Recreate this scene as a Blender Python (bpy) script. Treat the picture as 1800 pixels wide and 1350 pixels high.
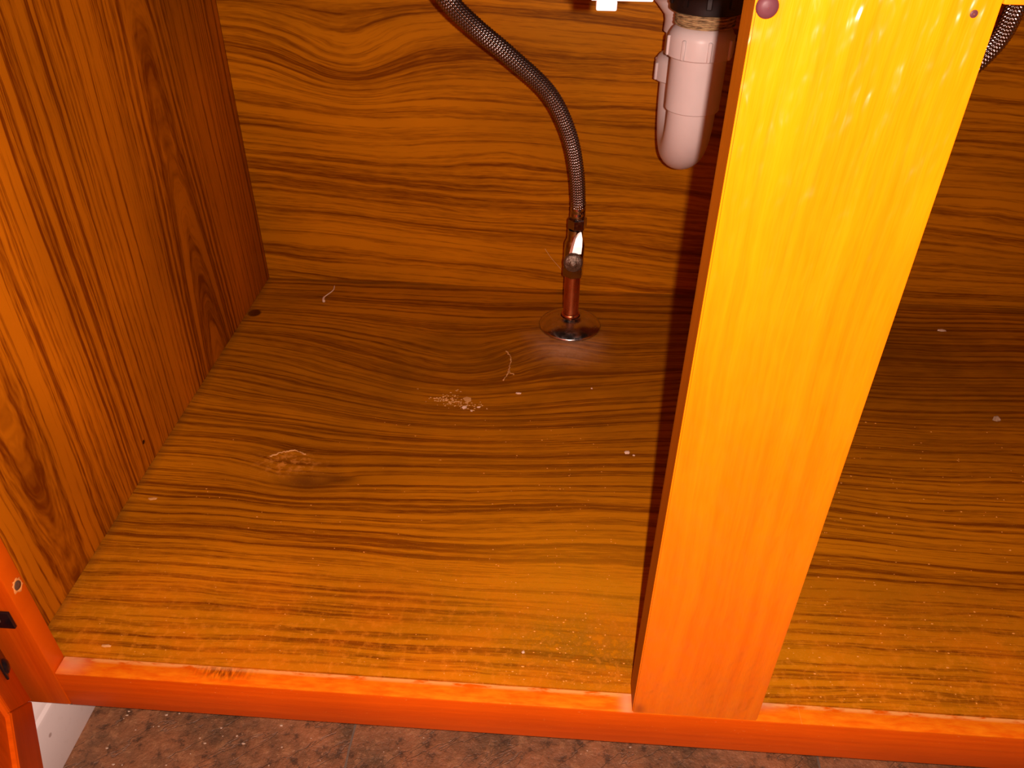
import bpy, bmesh, math, random
from mathutils import Vector, Matrix

for o in list(bpy.data.objects):
    bpy.data.objects.remove(o)
SC = bpy.context.scene
COL = SC.collection
random.seed(7)

# ------------------------------------------------------------------ camera
cam_d = bpy.data.cameras.new('camera')
cam = bpy.data.objects.new('camera', cam_d)
COL.objects.link(cam)
CAM = Vector((0.37173, -0.31749, 0.51301))
R0 = Vector((0.99764, 0.06805, 0.00876)).normalized()      # image right
D0 = Vector((0.0475, -0.5935, -0.8035)).normalized()       # image down
F0 = R0.cross(D0)                                          # viewing direction
cam.matrix_world = Matrix(((R0.x, -D0.x, -F0.x, CAM.x), (R0.y, -D0.y, -F0.y, CAM.y),
                           (R0.z, -D0.z, -F0.z, CAM.z), (0, 0, 0, 1)))
cam_d.sensor_width = 36.0
cam_d.lens = 36.0 * 1415.6 / 1800.0
cam_d.clip_start = 0.01
SC.camera = cam

# ------------------------------------------------------------------ world, phone flash, exposure
w = bpy.data.worlds.new('room_light')
SC.world = w
w.use_nodes = True
bg = w.node_tree.nodes['Background']
bg.inputs[0].default_value = (1.0, 0.55, 0.40, 1)
bg.inputs[1].default_value = 0.004

fl_d = bpy.data.lights.new('phone_flash', 'POINT')
fl_d.energy = 21.0
fl_d.color = (1.0, 0.70, 0.60)
fl_d.shadow_soft_size = 0.0025
fl = bpy.data.objects.new('phone_flash', fl_d)
fl.location = CAM + R0 * 0.0175 - D0 * 0.001
COL.objects.link(fl)

SC.view_settings.view_transform = 'Standard'
SC.view_settings.look = 'None'
SC.view_settings.gamma = 1.0
SC.view_settings.use_curve_mapping = False
SC.view_settings.exposure = 0.0

# ------------------------------------------------------------------ node helpers
class G:
    def __init__(s, name):
        s.mat = bpy.data.materials.new(name)
        s.mat.use_nodes = True
        s.nt = s.mat.node_tree
        s.bsdf = s.nt.nodes['Principled BSDF']
        s.tc = s.nt.nodes.new('ShaderNodeTexCoord')
        sp = s.nt.nodes.new('ShaderNodeSeparateXYZ')
        s.nt.links.new(s.tc.outputs['Object'], sp.inputs[0])
        s.x, s.y, s.z = sp.outputs
    def put(s, sock, v):
        if isinstance(v, (int, float)):
            sock.default_value = v
        elif isinstance(v, tuple):
            sock.default_value = v if len(v) == 4 else (*v, 1)
        else:
            s.nt.links.new(v, sock)
    def m(s, op, a, b=None, c=None):
        n = s.nt.nodes.new('ShaderNodeMath')
        n.operation = op
        for i, v in enumerate((a, b, c)):
            if v is not None:
                s.put(n.inputs[i], v)
        return n.outputs[0]
    def add(s, a, b): return s.m('ADD', a, b)
    def mul(s, a, b): return s.m('MULTIPLY', a, b)
    def sub(s, a, b): return s.m('SUBTRACT', a, b)
    def comb(s, a, b, c):
        n = s.nt.nodes.new('ShaderNodeCombineXYZ')
        for i, v in enumerate((a, b, c)):
            s.put(n.inputs[i], v)
        return n.outputs[0]
    def noise(s, vec, detail=2.0, rough=0.5, scale=1.0, dist=0.0):
        n = s.nt.nodes.new('ShaderNodeTexNoise')
        s.put(n.inputs['Vector'], vec)
        n.inputs['Scale'].default_value = scale
        n.inputs['Detail'].default_value = detail
        n.inputs['Roughness'].default_value = rough
        n.inputs['Distortion'].default_value = dist
        return n.outputs[0]
    def rng(s, v, a, b, lo=0.0, hi=1.0):
        n = s.nt.nodes.new('ShaderNodeMapRange')
        s.put(n.inputs[0], v)
        for i, k in enumerate((a, b, lo, hi)):
            s.put(n.inputs[i + 1], k)
        return n.outputs[0]
    def mix(s, f, a, b, mode='MIX'):
        n = s.nt.nodes.new('ShaderNodeMix')
        n.data_type = 'RGBA'
        n.blend_type = mode
        s.put(n.inputs[0], f)
        s.put(n.inputs[6], a)
        s.put(n.inputs[7], b)
        return n.outputs[2]
    def gauss(s, a, b, ca, cb, sa, sb):
        p = s.m('POWER', s.m('ABSOLUTE', s.mul(s.sub(a, ca), 1.0 / sa)), 2.0)
        q = s.m('POWER', s.m('ABSOLUTE', s.mul(s.sub(b, cb), 1.0 / sb)), 2.0)
        return s.m('POWER', 2.718282, s.mul(s.add(p, q), -1.0))
    def bump(s, h, dist, strength=1.0):
        n = s.nt.nodes.new('ShaderNodeBump')
        n.inputs['Strength'].default_value = strength
        n.inputs['Distance'].default_value = dist
        s.put(n.inputs['Height'], h)
        s.nt.links.new(n.outputs[0], s.bsdf.inputs['Normal'])
    def out(s, color=None, rough=None, metal=None, spec=None, tint=None):
        for k, v in (('Base Color', color), ('Roughness', rough), ('Metallic', metal),
                     ('Specular IOR Level', spec), ('Specular Tint', tint)):
            if v is not None:
                s.put(s.bsdf.inputs[k], v)
        return s.mat


AMBER = (1.0, 0.72, 0.25)


def wood(name, along, across, light, dark, F=95, seed=0.0, A1=0.05, A2=0.010, contrast=(0.40, 0.60),
         rough=0.42, spec=0.3, extra=None, after=None, field=None, mottle=0.25, bump=0.00015):
    """grain lines run along one object axis; the field h is the warped distance across the grain"""
    g = G(name)
    u = {'x': g.x, 'y': g.y, 'z': g.z}[along]
    v = {'x': g.x, 'y': g.y, 'z': g.z}[across]
    base = field(g, u, v) if field else v
    w1 = g.noise(g.comb(g.mul(u, 2.6), g.mul(v, 6.0), seed), 1.5)
    w2 = g.noise(g.comb(g.mul(u, 14.0), g.mul(v, 40.0), seed + 4.0), 2.0)
    h = g.add(base, g.add(g.mul(g.sub(w1, 0.5), A1), g.mul(g.sub(w2, 0.5), A2)))
    if extra:
        h = g.add(h, extra(g, u, v))
    l1 = g.noise(g.comb(g.mul(u, 1.3), g.mul(h, F), seed + 1.0), 1.0, 0.5)
    l2 = g.noise(g.comb(g.mul(u, 6.0), g.mul(h, F * 2.3), seed + 2.0), 2.0, 0.6)
    l3 = g.noise(g.comb(g.mul(u, 55.0), g.mul(h, F * 5.0), seed + 3.0), 2.0, 0.6)
    lb = g.noise(g.comb(g.mul(u, 1.0), g.mul(h, F * 0.16), seed + 6.0), 1.0, 0.5)
    s = g.add(g.add(g.mul(l1, 0.46), g.mul(l2, 0.30)), g.mul(l3, 0.24))
    s = g.add(s, g.mul(g.sub(lb, 0.5), 0.15))
    k = g.rng(s, contrast[0], contrast[1])
    big = g.noise(g.comb(g.mul(u, 5.0), g.mul(v, 11.0), seed + 9.0), 3.0)
    c = g.mix(k, dark, light)
    mo = g.rng(big, 0.3, 0.7, 1.0 - mottle, 1.0 + mottle * 0.4)
    c = g.mix(1.0, c, g.comb(mo, mo, mo), 'MULTIPLY')
    if after:
        c = after(g, u, v, c)
    if bump:
        g.bump(s, bump, 0.6)
    return g.out(c, rough, 0.0, spec, AMBER)


PLY_L, PLY_D = (0.53, 0.190, 0.0025), (0.185, 0.046, 0.0008)
RED_L, RED_D = (0.96, 0.235, 0.0015), (0.88, 0.175, 0.0008)

# ------------------------------------------------------------------ mesh helpers
def mesh_obj(name, verts, faces, mat, parent=None, smooth=False, auto=None):
    me = bpy.data.meshes.new(name)
    me.from_pydata([tuple(v) for v in verts], [], faces)
    me.update()
    if smooth or auto:
        for p in me.polygons:
            p.use_smooth = True
    if auto:
        me.set_sharp_from_angle(angle=math.radians(auto))
    if mat:
        me.materials.append(mat)
    o = bpy.data.objects.new(name, me)
    COL.objects.link(o)
    if parent:
        o.parent = parent
        if parent.type == 'EMPTY':
            o.location = -parent.location
    return o


def bm_obj(name, bm, mat, parent=None, auto=None):
    me = bpy.data.meshes.new(name)
    bm.normal_update()
    bm.to_mesh(me)
    bm.free()
    if auto:
        for p in me.polygons:
            p.use_smooth = True
        me.set_sharp_from_angle(angle=math.radians(auto))
    if mat:
        me.materials.append(mat)
    o = bpy.data.objects.new(name, me)
    COL.objects.link(o)
    if parent:
        o.parent = parent
        if parent.type == 'EMPTY':
            o.location = -parent.location
    return o


def box_bm(lo, hi, bev=0.0, seg=2):
    bm = bmesh.new()
    vs = [bm.verts.new((x, y, z)) for z in (lo[2], hi[2]) for y in (lo[1], hi[1]) for x in (lo[0], hi[0])]
    for f in ((0, 2, 3, 1), (4, 5, 7, 6), (0, 1, 5, 4), (2, 6, 7, 3), (0, 4, 6, 2), (1, 3, 7, 5)):
        bm.faces.new([vs[i] for i in f])
    if bev:
        bmesh.ops.bevel(bm, geom=bm.edges[:], offset=bev, segments=seg, affect='EDGES', profile=0.5)
    return bm


def board(name, lo, hi, mat, parent, bev=0.0012):
    return bm_obj(name, box_bm(lo, hi, bev), mat, parent, auto=40)


def lathe(profile, seg=40, c=(0, 0, 0), axis='z', closed=False):
    vs, fs = [], []
    n = len(profile)
    for i in range(seg):
        a = 2 * math.pi * i / seg
        for r, z in profile:
            p = (r * math.cos(a), r * math.sin(a), z)
            if axis == 'y':      # profile z runs towards -y
                p = (p[0], -p[2], p[1])
            elif axis == 'x':
                p = (p[2], p[1], -p[0])
            vs.append((p[0] + c[0], p[1] + c[1], p[2] + c[2]))
    m = n if closed else n - 1
    for i in range(seg):
        j = (i + 1) % seg
        for k in range(m):
            k2 = (k + 1) % n
            fs.append((i * n + k, j * n + k, j * n + k2, i * n + k2))
    return vs, fs


def catmull(pts, step):
    P = [Vector(p) for p in pts]
    P = [P[0] * 2 - P[1]] + P + [P[-1] * 2 - P[-2]]
    dense = []
    for i in range(1, len(P) - 2):
        a, b, c, d = P[i - 1:i + 3]
        for k in range(60):
            t = k / 60
            dense.append(0.5 * ((2 * b) + (c - a) * t + (2 * a - 5 * b + 4 * c - d) * t * t + (3 * b - a - 3 * c + d) * t ** 3))
    dense.append(P[-2])
    out, acc = [dense[0]], 0.0
    for i in range(1, len(dense)):
        seg = (dense[i] - dense[i - 1]).length
        while acc + seg >= step:
            t = (step - acc) / seg
            q = dense[i - 1].lerp(dense[i], t)
            out.append(q)
            dense[i - 1] = q
            seg = (dense[i] - q).length
            acc = 0.0
        acc += seg
    return out


def sweep(path, rad, seg=24, cap=True):
    """rad(i, angle) -> radius; parallel-transported frames"""
    vs, fs = [], []
    n = len(path)
    t0 = (path[1] - path[0]).normalized()
    up = Vector((0, 0, 1)) if abs(t0.z) < 0.9 else Vector((1, 0, 0))
    nx = t0.cross(up).normalized()
    for i in range(n):
        t = (path[min(i + 1, n - 1)] - path[max(i - 1, 0)]).normalized()
        nx = (nx - t * nx.dot(t)).normalized()
        ny = t.cross(nx)
        for k in range(seg):
            a = 2 * math.pi * k / seg
            r = rad(i, a)
            vs.append(path[i] + nx * (r * math.cos(a)) + ny * (r * math.sin(a)))
    for i in range(n - 1):
        for k in range(seg):
            k2 = (k + 1) % seg
            fs.append((i * seg + k, i * seg + k2, (i + 1) * seg + k2, (i + 1) * seg + k))
    if cap:
        fs.append(tuple(range(seg - 1, -1, -1)))
        fs.append(tuple((n - 1) * seg + k for k in range(seg)))
    return vs, fs


def tag(o, label=None, cat=None, group=None, kind=None):
    for k, v in (('label', label), ('category', cat), ('group', group), ('kind', kind)):
        if v:
            o[k] = v
    return o


def thing(name, label, cat, loc, group=None):
    o = bpy.data.objects.new(name, None)
    o.empty_display_size = 0.02
    o.location = loc
    COL.objects.link(o)
    return tag(o, label, cat, group)


# ------------------------------------------------------------------ dimensions
DEP, XR = 0.58, 0.961          # inner depth, inner width
SL, SR = 0.4378, 0.5232        # centre stile
ST = 0.0226                    # stile thickness
RT = 0.0150                    # exposed rail top
RH = 0.0399                    # bottom rail height
ZT = 0.4530                    # underside of the top rail
FZ = -0.15                     # kitchen floor

# ------------------------------------------------------------------ materials of the cabinet
def floor_extra(g, x, y):
    a = g.mul(g.gauss(x, y, 0.275, 0.375, 0.20, 0.12), 0.055)
    b = g.mul(g.gauss(x, y, 0.14, 0.225, 0.05, 0.045), 0.016)
    c = g.mul(g.gauss(x, y, 0.36, 0.44, 0.06, 0.05), -0.022)
    d = g.mul(g.gauss(x, y, 0.42, 0.20, 0.16, 0.06), -0.012)
    return g.add(g.add(a, b), g.add(c, d))


def floor_after(g, x, y, c):
    fine = g.noise(g.comb(g.mul(x, 900), g.mul(y, 900), 1.0), 2.0)
    med = g.noise(g.comb(g.mul(x, 160), g.mul(y, 160), 2.0), 3.0, 0.65)
    low = g.noise(g.comb(g.mul(x, 22), g.mul(y, 30), 3.0), 3.0)
    # water grime in the print, deepened to paint in the flash falloff
    grime_falloff = g.gauss(x, y, 0.29, 0.39, 0.22, 0.14)
    c = g.mix(g.mul(g.mul(grime_falloff, g.rng(low, 0.3, 0.7, 0.35, 1.0)), 0.62), c, (0.13, 0.045, 0.002))
    falloff_right = g.gauss(x, y, 0.78, 0.45, 0.26, 0.15)  # flash falloff over the right-hand floor, painted in as darker colour
    c = g.mix(g.mul(g.mul(falloff_right, g.rng(low, 0.3, 0.7, 0.5, 1.0)), 0.65), c, (0.10, 0.026, 0.001))
    # mould specks near the front corner by the stile
    mold = g.gauss(x, y, 0.412, 0.054, 0.055, 0.032)
    c = g.mix(g.mul(mold, g.rng(med, 0.38, 0.54, 0.0, 0.85)), c, (0.13, 0.062, 0.004))
    flash_pool = g.gauss(x, y, 0.40, 0.10, 0.10, 0.07)  # yellowish pool of flash light painted into the floor colour
    c = g.mix(g.mul(flash_pool, 0.45), c, (0.55, 0.25, 0.004))
    # worn, abraded film along the front edge
    worn = g.mul(g.rng(y, 0.14, 0.03), g.rng(med, 0.50, 0.66))
    c = g.mix(g.mul(worn, 0.35), c, (0.80, 0.30, 0.02))
    red = g.mul(g.rng(y, 0.16, 0.02), g.rng(low, 0.42, 0.62))
    c = g.mix(g.mul(red, 0.30), c, (0.80, 0.20, 0.004))
    # chalky film left around the escutcheon
    dx, dy = g.sub(x, 0.386), g.sub(y, 0.486)
    r = g.m('SQRT', g.add(g.mul(dx, dx), g.mul(dy, dy)))
    ring = g.mul(g.rng(r, 0.062, 0.040), g.rng(g.noise(g.comb(g.mul(x, 60), g.mul(y, 60), 5.0), 3.0), 0.32, 0.62, 0.25, 1.0))
    chalk = g.m('MINIMUM', g.add(g.mul(g.mul(ring, g.rng(dy, 0.0, -0.03, 0.1, 1.0)), 0.22), g.mul(g.mul(g.gauss(x, y, 0.388, 0.438, 0.032, 0.020), med), 0.55)), 0.5)
    c = g.mix(chalk, c, (0.62, 0.40, 0.24))
    # torn, blistered film
    bl = g.gauss(x, y, 0.128, 0.232, 0.026, 0.014)
    c = g.mix(g.mul(bl, g.rng(med, 0.48, 0.60, 0.0, 0.55)), c, (0.85, 0.36, 0.06))
    blow = g.gauss(x, y, 0.150, 0.209, 0.026, 0.009)
    c = g.mix(g.mul(blow, 0.9), c, (0.10, 0.028, 0.002))
    blr = g.gauss(x, y, 0.178, 0.2165, 0.020, 0.007)
    c = g.mix(g.mul(blr, 0.8), c, (0.12, 0.034, 0.002))
    # dark knot hole against the side panel, small nail hole
    kn = g.rng(g.gauss(x, y, 0.009, 0.4925, 0.0085, 0.0085), 0.30, 0.55)
    c = g.mix(g.mul(kn, 0.92), c, (0.05, 0.008, 0.001))
    # dirt along the joints to the back and the side
    jb = g.m('MAXIMUM', g.rng(y, 0.566, 0.580), g.rng(x, 0.010, 0.0))
    c = g.mix(g.mul(jb, g.rng(low, 0.3, 0.65, 0.15, 0.65)), c, (0.13, 0.05, 0.006))
    # pale dust speckle
    sp = g.rng(fine, 0.665, 0.70)
    return g.mix(g.mul(sp, g.rng(y, 0.45, 0.05, 0.05, 0.28)), c, (0.85, 0.42, 0.10))


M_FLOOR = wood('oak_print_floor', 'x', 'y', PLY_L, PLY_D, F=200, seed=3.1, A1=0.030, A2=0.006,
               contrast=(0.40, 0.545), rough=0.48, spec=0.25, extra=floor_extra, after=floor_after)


def back_extra(g, x, z):
    a = g.mul(g.gauss(x, z, 0.13, 0.27, 0.07, 0.045), 0.035)
    b = g.mul(g.gauss(x, z, 0.30, 0.18, 0.10, 0.03), -0.018)
    return g.add(g.add(a, b), g.mul(x, 0.05))


M_BACK = wood('oak_print_back', 'x', 'z', PLY_L, PLY_D, F=175, seed=12.4, A1=0.040, A2=0.007,
              contrast=(0.37, 0.55), rough=0.45, spec=0.3, extra=back_extra)


def side_field(g, u, v):
    # cathedral figure: nested arches with their axis at y = 0.40 and another at 0.09
    d1 = g.sub(v, 0.402)
    d2 = g.sub(v, 0.085)
    a = g.m('SQRT', g.m('ABSOLUTE', g.add(g.mul(d1, d1), g.mul(g.sub(u, -0.25), 0.0055))))
    b = g.m('SQRT', g.m('ABSOLUTE', g.add(g.mul(d2, d2), g.mul(g.sub(0.75, u), 0.0022))))
    t = g.rng(v, 0.16, 0.24)
    return g.add(g.mul(a, t), g.mul(g.sub(0.325, b), g.sub(1.0, t)))


def side_after(g, u, v, c):
    n = g.rng(g.gauss(u, v, 0.0265, 0.2215, 0.0022, 0.0022), 0.3, 0.5)
    return g.mix(n, c, (0.03, 0.006, 0.001))


M_SIDE = wood('oak_print_side', 'z', 'y', (0.55, 0.160, 0.0025), (0.20, 0.038, 0.0008), F=240, seed=21.7, A1=0.012, A2=0.004,
              contrast=(0.40, 0.53), rough=0.5, spec=0.2, field=side_field, after=side_after)


def stile_after(g, u, v, c):
    n = g.noise(g.comb(g.mul(u, 16), g.mul(v, 45), 2.0), 3.0, 0.6)
    c = g.mix(g.rng(n, 0.45, 0.75, 0.0, 0.35), c, (0.97, 0.29, 0.003))
    k = g.gauss(u, v, 0.004, 0.4425, 0.006, 0.004)
    return g.mix(g.mul(k, 0.5), c, (0.18, 0.02, 0.001))


M_STILE = wood('stained_stile', 'z', 'x', RED_L, RED_D, F=150, seed=31.0, A1=0.02, A2=0.004, contrast=(0.30, 0.62),
               rough=0.34, spec=0.5, after=stile_after, mottle=0.08, bump=0.0009)
nt = M_STILE.node_tree
tcn = nt.nodes.new('ShaderNodeTexCoord')
mp = nt.nodes.new('ShaderNodeMapping')
mp.inputs['Scale'].default_value = (90, 60, 34)
nz = nt.nodes.new('ShaderNodeTexNoise')
nz.inputs['Scale'].default_value = 1.0
nz.inputs['Detail'].default_value = 2.0
bp = nt.nodes.new('ShaderNodeBump')
bp.inputs['Distance'].default_value = 0.0068
nt.links.new(tcn.outputs['Object'], mp.inputs[0])
nt.links.new(mp.outputs[0], nz.inputs['Vector'])
nt.links.new(nz.outputs[0], bp.inputs['Height'])
nt.links.new(bp.outputs[0], nt.nodes['Principled BSDF'].inputs['Coat Normal'])
nt.nodes['Principled BSDF'].inputs['Coat Weight'].default_value = 0.8
nt.nodes['Principled BSDF'].inputs['Coat Roughness'].default_value = 0.20
M_STILE.node_tree.nodes['Principled BSDF'].inputs['Coat Tint'].default_value = (1.0, 0.95, 0.75, 1)


def rail_after(g, u, v, c):
    y, x, z = g.y, g.x, g.z
    med = g.noise(g.comb(g.mul(x, 60), g.mul(y, 220), 2.0), 3.0, 0.6)
    top = g.rng(z, -0.0016, -0.0004)
    c = g.mix(g.mul(top, g.rng(med, 0.35, 0.65, 0.15, 0.65)), c, (0.92, 0.31, 0.008))
    edge = g.mul(g.rng(y, 0.0105, 0.0125), g.rng(med, 0.38, 0.52))
    c = g.mix(g.mul(g.mul(top, edge), 0.8), c, (0.95, 0.47, 0.13))
    putty = g.add(g.gauss(x, y, 0.034, 0.010, 0.010, 0.008), g.gauss(x, y, 0.4345, 0.009, 0.0045, 0.02))
    putty = g.add(putty, g.gauss(x, y, 0.530, 0.014, 0.010, 0.004))
    c = g.mix(g.mul(g.mul(top, putty), 0.75), c, (0.78, 0.36, 0.17))
    burn = g.mul(g.gauss(x, y, 0.146, 0.0095, 0.016, 0.0045), g.rng(g.noise(g.comb(g.mul(x, 420), g.mul(y, 120), 7.0), 2.0), 0.40, 0.58))
    c = g.mix(g.mul(top, g.mul(burn, 0.85)), c, (0.13, 0.02, 0.002))
    chip = g.rng(g.noise(g.comb(g.mul(x, 330), g.mul(z, 900), 3.0), 2.0), 0.70, 0.74)
    return g.mix(g.mul(chip, 0.5), c, (0.95, 0.45, 0.12))


M_RAIL = wood('stained_rail', 'x', 'z', (0.90, 0.140, 0.0018), (0.70, 0.085, 0.001), F=150, seed=41.0, A1=0.02, A2=0.004,
              contrast=(0.30, 0.64), rough=0.38, spec=0.35, after=rail_after, mottle=0.2, bump=0.0003)
M_STILE_EDGE = wood('brown_stile_edge', 'z', 'y', (0.38, 0.140, 0.004), (0.30, 0.100, 0.003), F=200, seed=36.0, A1=0.01, A2=0.003,
                    contrast=(0.3, 0.6), rough=0.6, spec=0.15, mottle=0.15, bump=0.0002)  # browner, duller tone for the stile's side faces
M_LSTILE = wood('stained_side_stile', 'z', 'x', (0.80, 0.125, 0.0022), (0.62, 0.075, 0.001), F=150, seed=47.0, A1=0.02, A2=0.004,
                contrast=(0.28, 0.62), rough=0.38, spec=0.35, mottle=0.2, bump=0.0003)
M_DOOR_V = wood('stained_door_stile', 'z', 'x', (0.74, 0.105, 0.002), (0.52, 0.060, 0.001), F=140, seed=52.0, A1=0.02, A2=0.004,
                contrast=(0.3, 0.65), rough=0.38, spec=0.35, bump=0.0003)
M_DOOR_H = wood('stained_door_rail', 'x', 'z', (0.74, 0.105, 0.002), (0.52, 0.060, 0.001), F=140, seed=55.0, A1=0.02, A2=0.004,
                contrast=(0.3, 0.65), rough=0.38, spec=0.35, bump=0.0003)
g = G('dark_toe_kick')
M_KICK = g.out(g.mix(g.noise(g.comb(g.mul(g.x, 3), g.mul(g.z, 60), 0.0), 3.0), (0.10, 0.03, 0.004), (0.16, 0.05, 0.006)), 0.6, 0, 0.2)

# ------------------------------------------------------------------ the cabinet
cab = thing('sink_cabinet', 'orange-stained oak sink base cabinet with open front and water-stained bottom panel', 'cabinet', (0.47, 0.29, FZ))

# bottom panel: a sagging, blistered sheet
TEAR = [(0.3184, 0.4369), (0.3246, 0.4215), (0.3243, 0.3995), (0.331, 0.3926)]
TEAR2 = [(0.3243, 0.3995), (0.3193, 0.3832)]
BLR = [(0.1110, 0.2380), (0.1150, 0.2280), (0.1240, 0.2130), (0.1400, 0.2050), (0.1560, 0.2060), (0.1700, 0.2150), (0.1890, 0.2230)]
BLT = [(0.1080, 0.2400), (0.1190, 0.2465), (0.1300, 0.2500), (0.1420, 0.2440)]


def seg_d(px, py, line):
    best = 9.0
    for (ax, ay), (bx, by) in zip(line, line[1:]):
        dx, dy = bx - ax, by - ay
        t = max(0.0, min(1.0, ((px - ax) * dx + (py - ay) * dy) / (dx * dx + dy * dy)))
        best = min(best, math.hypot(px - ax - dx * t, py - ay - dy * t))
    return best


def gs(d, s):
    return math.exp(-(d / s) ** 2)


def floor_z(x, y):
    e = min(1.0, min(x, XR - x, y - RT, DEP - y) / 0.06)
    e = max(0.0, e)
    e = e * e * (3 - 2 * e)
    z = -0.0065 * math.exp(-((x - 0.27) / 0.14) ** 2 - ((y - 0.34) / 0.13) ** 2)
    z += 0.0030 * math.exp(-((x - 0.36) / 0.07) ** 2 - ((y - 0.46) / 0.06) ** 2)
    z += 0.0016 * math.sin(x * 31 + y * 9) * math.sin(y * 26 - x * 6) * 0.5
    z -= 0.0045 * math.exp(-((x - 0.72) / 0.13) ** 2 - ((y - 0.36) / 0.13) ** 2)
    z *= e
    if 0.06 < x < 0.24 and 0.17 < y < 0.29:
        z += 0.0030 * math.exp(-((x - 0.142) / 0.030) ** 2 - ((y - 0.226) / 0.017) ** 2)
        z += 0.0014 * gs(seg_d(x, y, BLT), 0.0035)
        z -= 0.0016 * gs(seg_d(x, y, BLR), 0.0045)
    if 0.28 < x < 0.37 and 0.35 < y < 0.46:
        z += 0.0014 * gs(min(seg_d(x, y, TEAR), seg_d(x, y, TEAR2)), 0.0028)
    return z


NX, NY = 300, 190
fv, ff = [], []
for j in range(NY + 1):
    for i in range(NX + 1):
        x, y = XR * i / NX, RT + (DEP - RT) * j / NY
        fv.append((x, y, floor_z(x, y)))
for j in range(NY):
    for i in range(NX):
        a = j * (NX + 1) + i
        ff.append((a, a + 1, a + NX + 2, a + NX + 1))
loop = [i for i in range(NX + 1)] + [j * (NX + 1) + NX for j in range(1, NY + 1)] \
    + [NY * (NX + 1) + i for i in range(NX - 1, -1, -1)] + [j * (NX + 1) for j in range(NY - 1, 0, -1)]
b0 = len(fv)
for i in loop:
    fv.append((fv[i][0], fv[i][1], -0.014))
L = len(loop)
for k in range(L):
    k2 = (k + 1) % L
    ff.append((loop[k2], loop[k], b0 + k, b0 + k2))
ff.append(tuple(b0 + k for k in range(L - 1, -1, -1)))
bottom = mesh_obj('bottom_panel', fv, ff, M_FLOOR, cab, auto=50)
tag(bottom, 'brown wood-grain bottom panel, sagging and blistered by water')

side = board('side_panel', (-0.017, ST, -0.05), (-0.0002, 0.60, 0.62), M_SIDE, cab, 0.0005)
board('side_panel', (XR + 0.0002, ST, -0.05), (XR + 0.017, 0.60, 0.62), M_SIDE, cab, 0.0005)
board('back_panel', (-0.0002, DEP, -0.03), (XR + 0.0002, DEP + 0.006, 0.62), M_BACK, cab, 0.0004)
board('toe_kick', (-0.017, 0.085, FZ), (XR + 0.017, 0.100, -0.0145), M_KICK, cab, 0.0005)
board('bottom_rail', (0.0255, 0.0, -RH), (0.9355, RT - 0.0004, -0.0002), M_RAIL, cab, 0.0010)
bm = box_bm((SL, 0.0, 0.0), (SR, ST, 0.54))
bmesh.ops.bevel(bm, geom=[e for e in bm.edges if abs(e.verts[0].co.z - e.verts[1].co.z) > 0.1], offset=0.0008, segments=2, affect='EDGES')
cst = bm_obj('center_stile', bm, M_STILE, cab, auto=40)
cst.data.materials.append(M_STILE_EDGE)
for p in cst.data.polygons:
    if abs(p.normal.x) > 0.95:
        p.material_index = 1
ls = board('side_stile', (-0.038, 0.0, -RH), (0.0252, RT - 0.0002, 0.54), M_LSTILE, cab, 0.0010)
board('side_stile', (0.9358, 0.0, -RH), (0.999, RT - 0.0002, 0.54), M_LSTILE, cab, 0.0010)
board('top_rail', (0.0255, 0.0, ZT), (SL - 0.0002, ST, 0.54), M_RAIL, cab, 0.0010)
board('top_rail', (SR + 0.0002, 0.0, ZT), (0.9355, ST, 0.54), M_RAIL, cab, 0.0010)

# thin strip behind the side stile that closes it onto the side panel
board('stile_backing', (-0.017, RT, -0.012), (-0.0003, ST, 0.54), M_LSTILE, cab, 0.0003)

# screw sunk into the inner edge of the side stile, with chipped wood around it
g = G('chipped_wood')
nn = g.noise(g.tc.outputs['Object'], 3.0, 0.6, 700)
M_CHIP = g.out(g.mix(nn, (0.62, 0.20, 0.03), (0.90, 0.42, 0.12)), 0.7, 0, 0.2)
g = G('dull_screw')
M_SCREW = g.out(g.mix(g.noise(g.tc.outputs['Object'], 2.0, 0.5, 900), (0.10, 0.06, 0.04), (0.30, 0.20, 0.13)), 0.4, 0.6, 0.5)
vs, fs = [], []
NR = 22
for k in range(NR):
    a = 2 * math.pi * k / NR
    ro = 0.0058 * (1 + 0.22 * random.uniform(-1, 1))
    for r, d in ((ro, 0.0001), (0.0044, 0.0009), (0.0034, 0.0002)):
        vs.append((0.0252 + d, 0.0083 + r * math.cos(a) * 0.86, 0.0862 + r * math.sin(a)))
for k in range(NR):
    k2 = (k + 1) % NR
    for q in range(2):
        fs.append((k * 3 + q, k2 * 3 + q, k2 * 3 + q + 1, k * 3 + q + 1))
hole = mesh_obj('chipped_screw_hole', vs, fs, M_CHIP, ls, smooth=True)
v2, f2 = lathe([(0.0001, 0.0005), (0.0012, 0.0003), (0.0030, 0.0007), (0.0035, 0.0001)], 18, (0.0253, 0.0083, 0.0862), 'x')
mesh_obj('screw_head', v2, f2, M_SCREW, ls, smooth=True)

# clear rubber bumper and a small nail hole at the top of the centre stile
g = G('clear_bumper_rubber')
M_BUMP = g.out((0.075, 0.024, 0.030), 0.45, 0, 0.15)
cs = bpy.data.objects['center_stile']
v2, f2 = lathe([(0.0040, 0.0), (0.0040, 0.0010), (0.0034, 0.0018), (0.0018, 0.0023), (0.0001, 0.0024)], 24, (0.4421, -0.0001, 0.4508), 'y')
tag(mesh_obj('bumper', v2, f2, M_BUMP, cs, smooth=True), 'small round clear rubber door bumper')
v2, f2 = lathe([(0.0014, 0.0), (0.0011, 0.0003), (0.0001, 0.0001)], 12, (0.5145, -0.0001, 0.4500), 'y')
mesh_obj('nail_head', v2, f2, M_BUMP, cs, smooth=True)

# the open door: mitred frame round a raised panel, hinged on the side stile
DW, DH, DT = 0.437, 0.490, 0.019
FRW, BEV = 0.0535, 0.020
ang = math.atan2(-0.8036, 0.5952)


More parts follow.
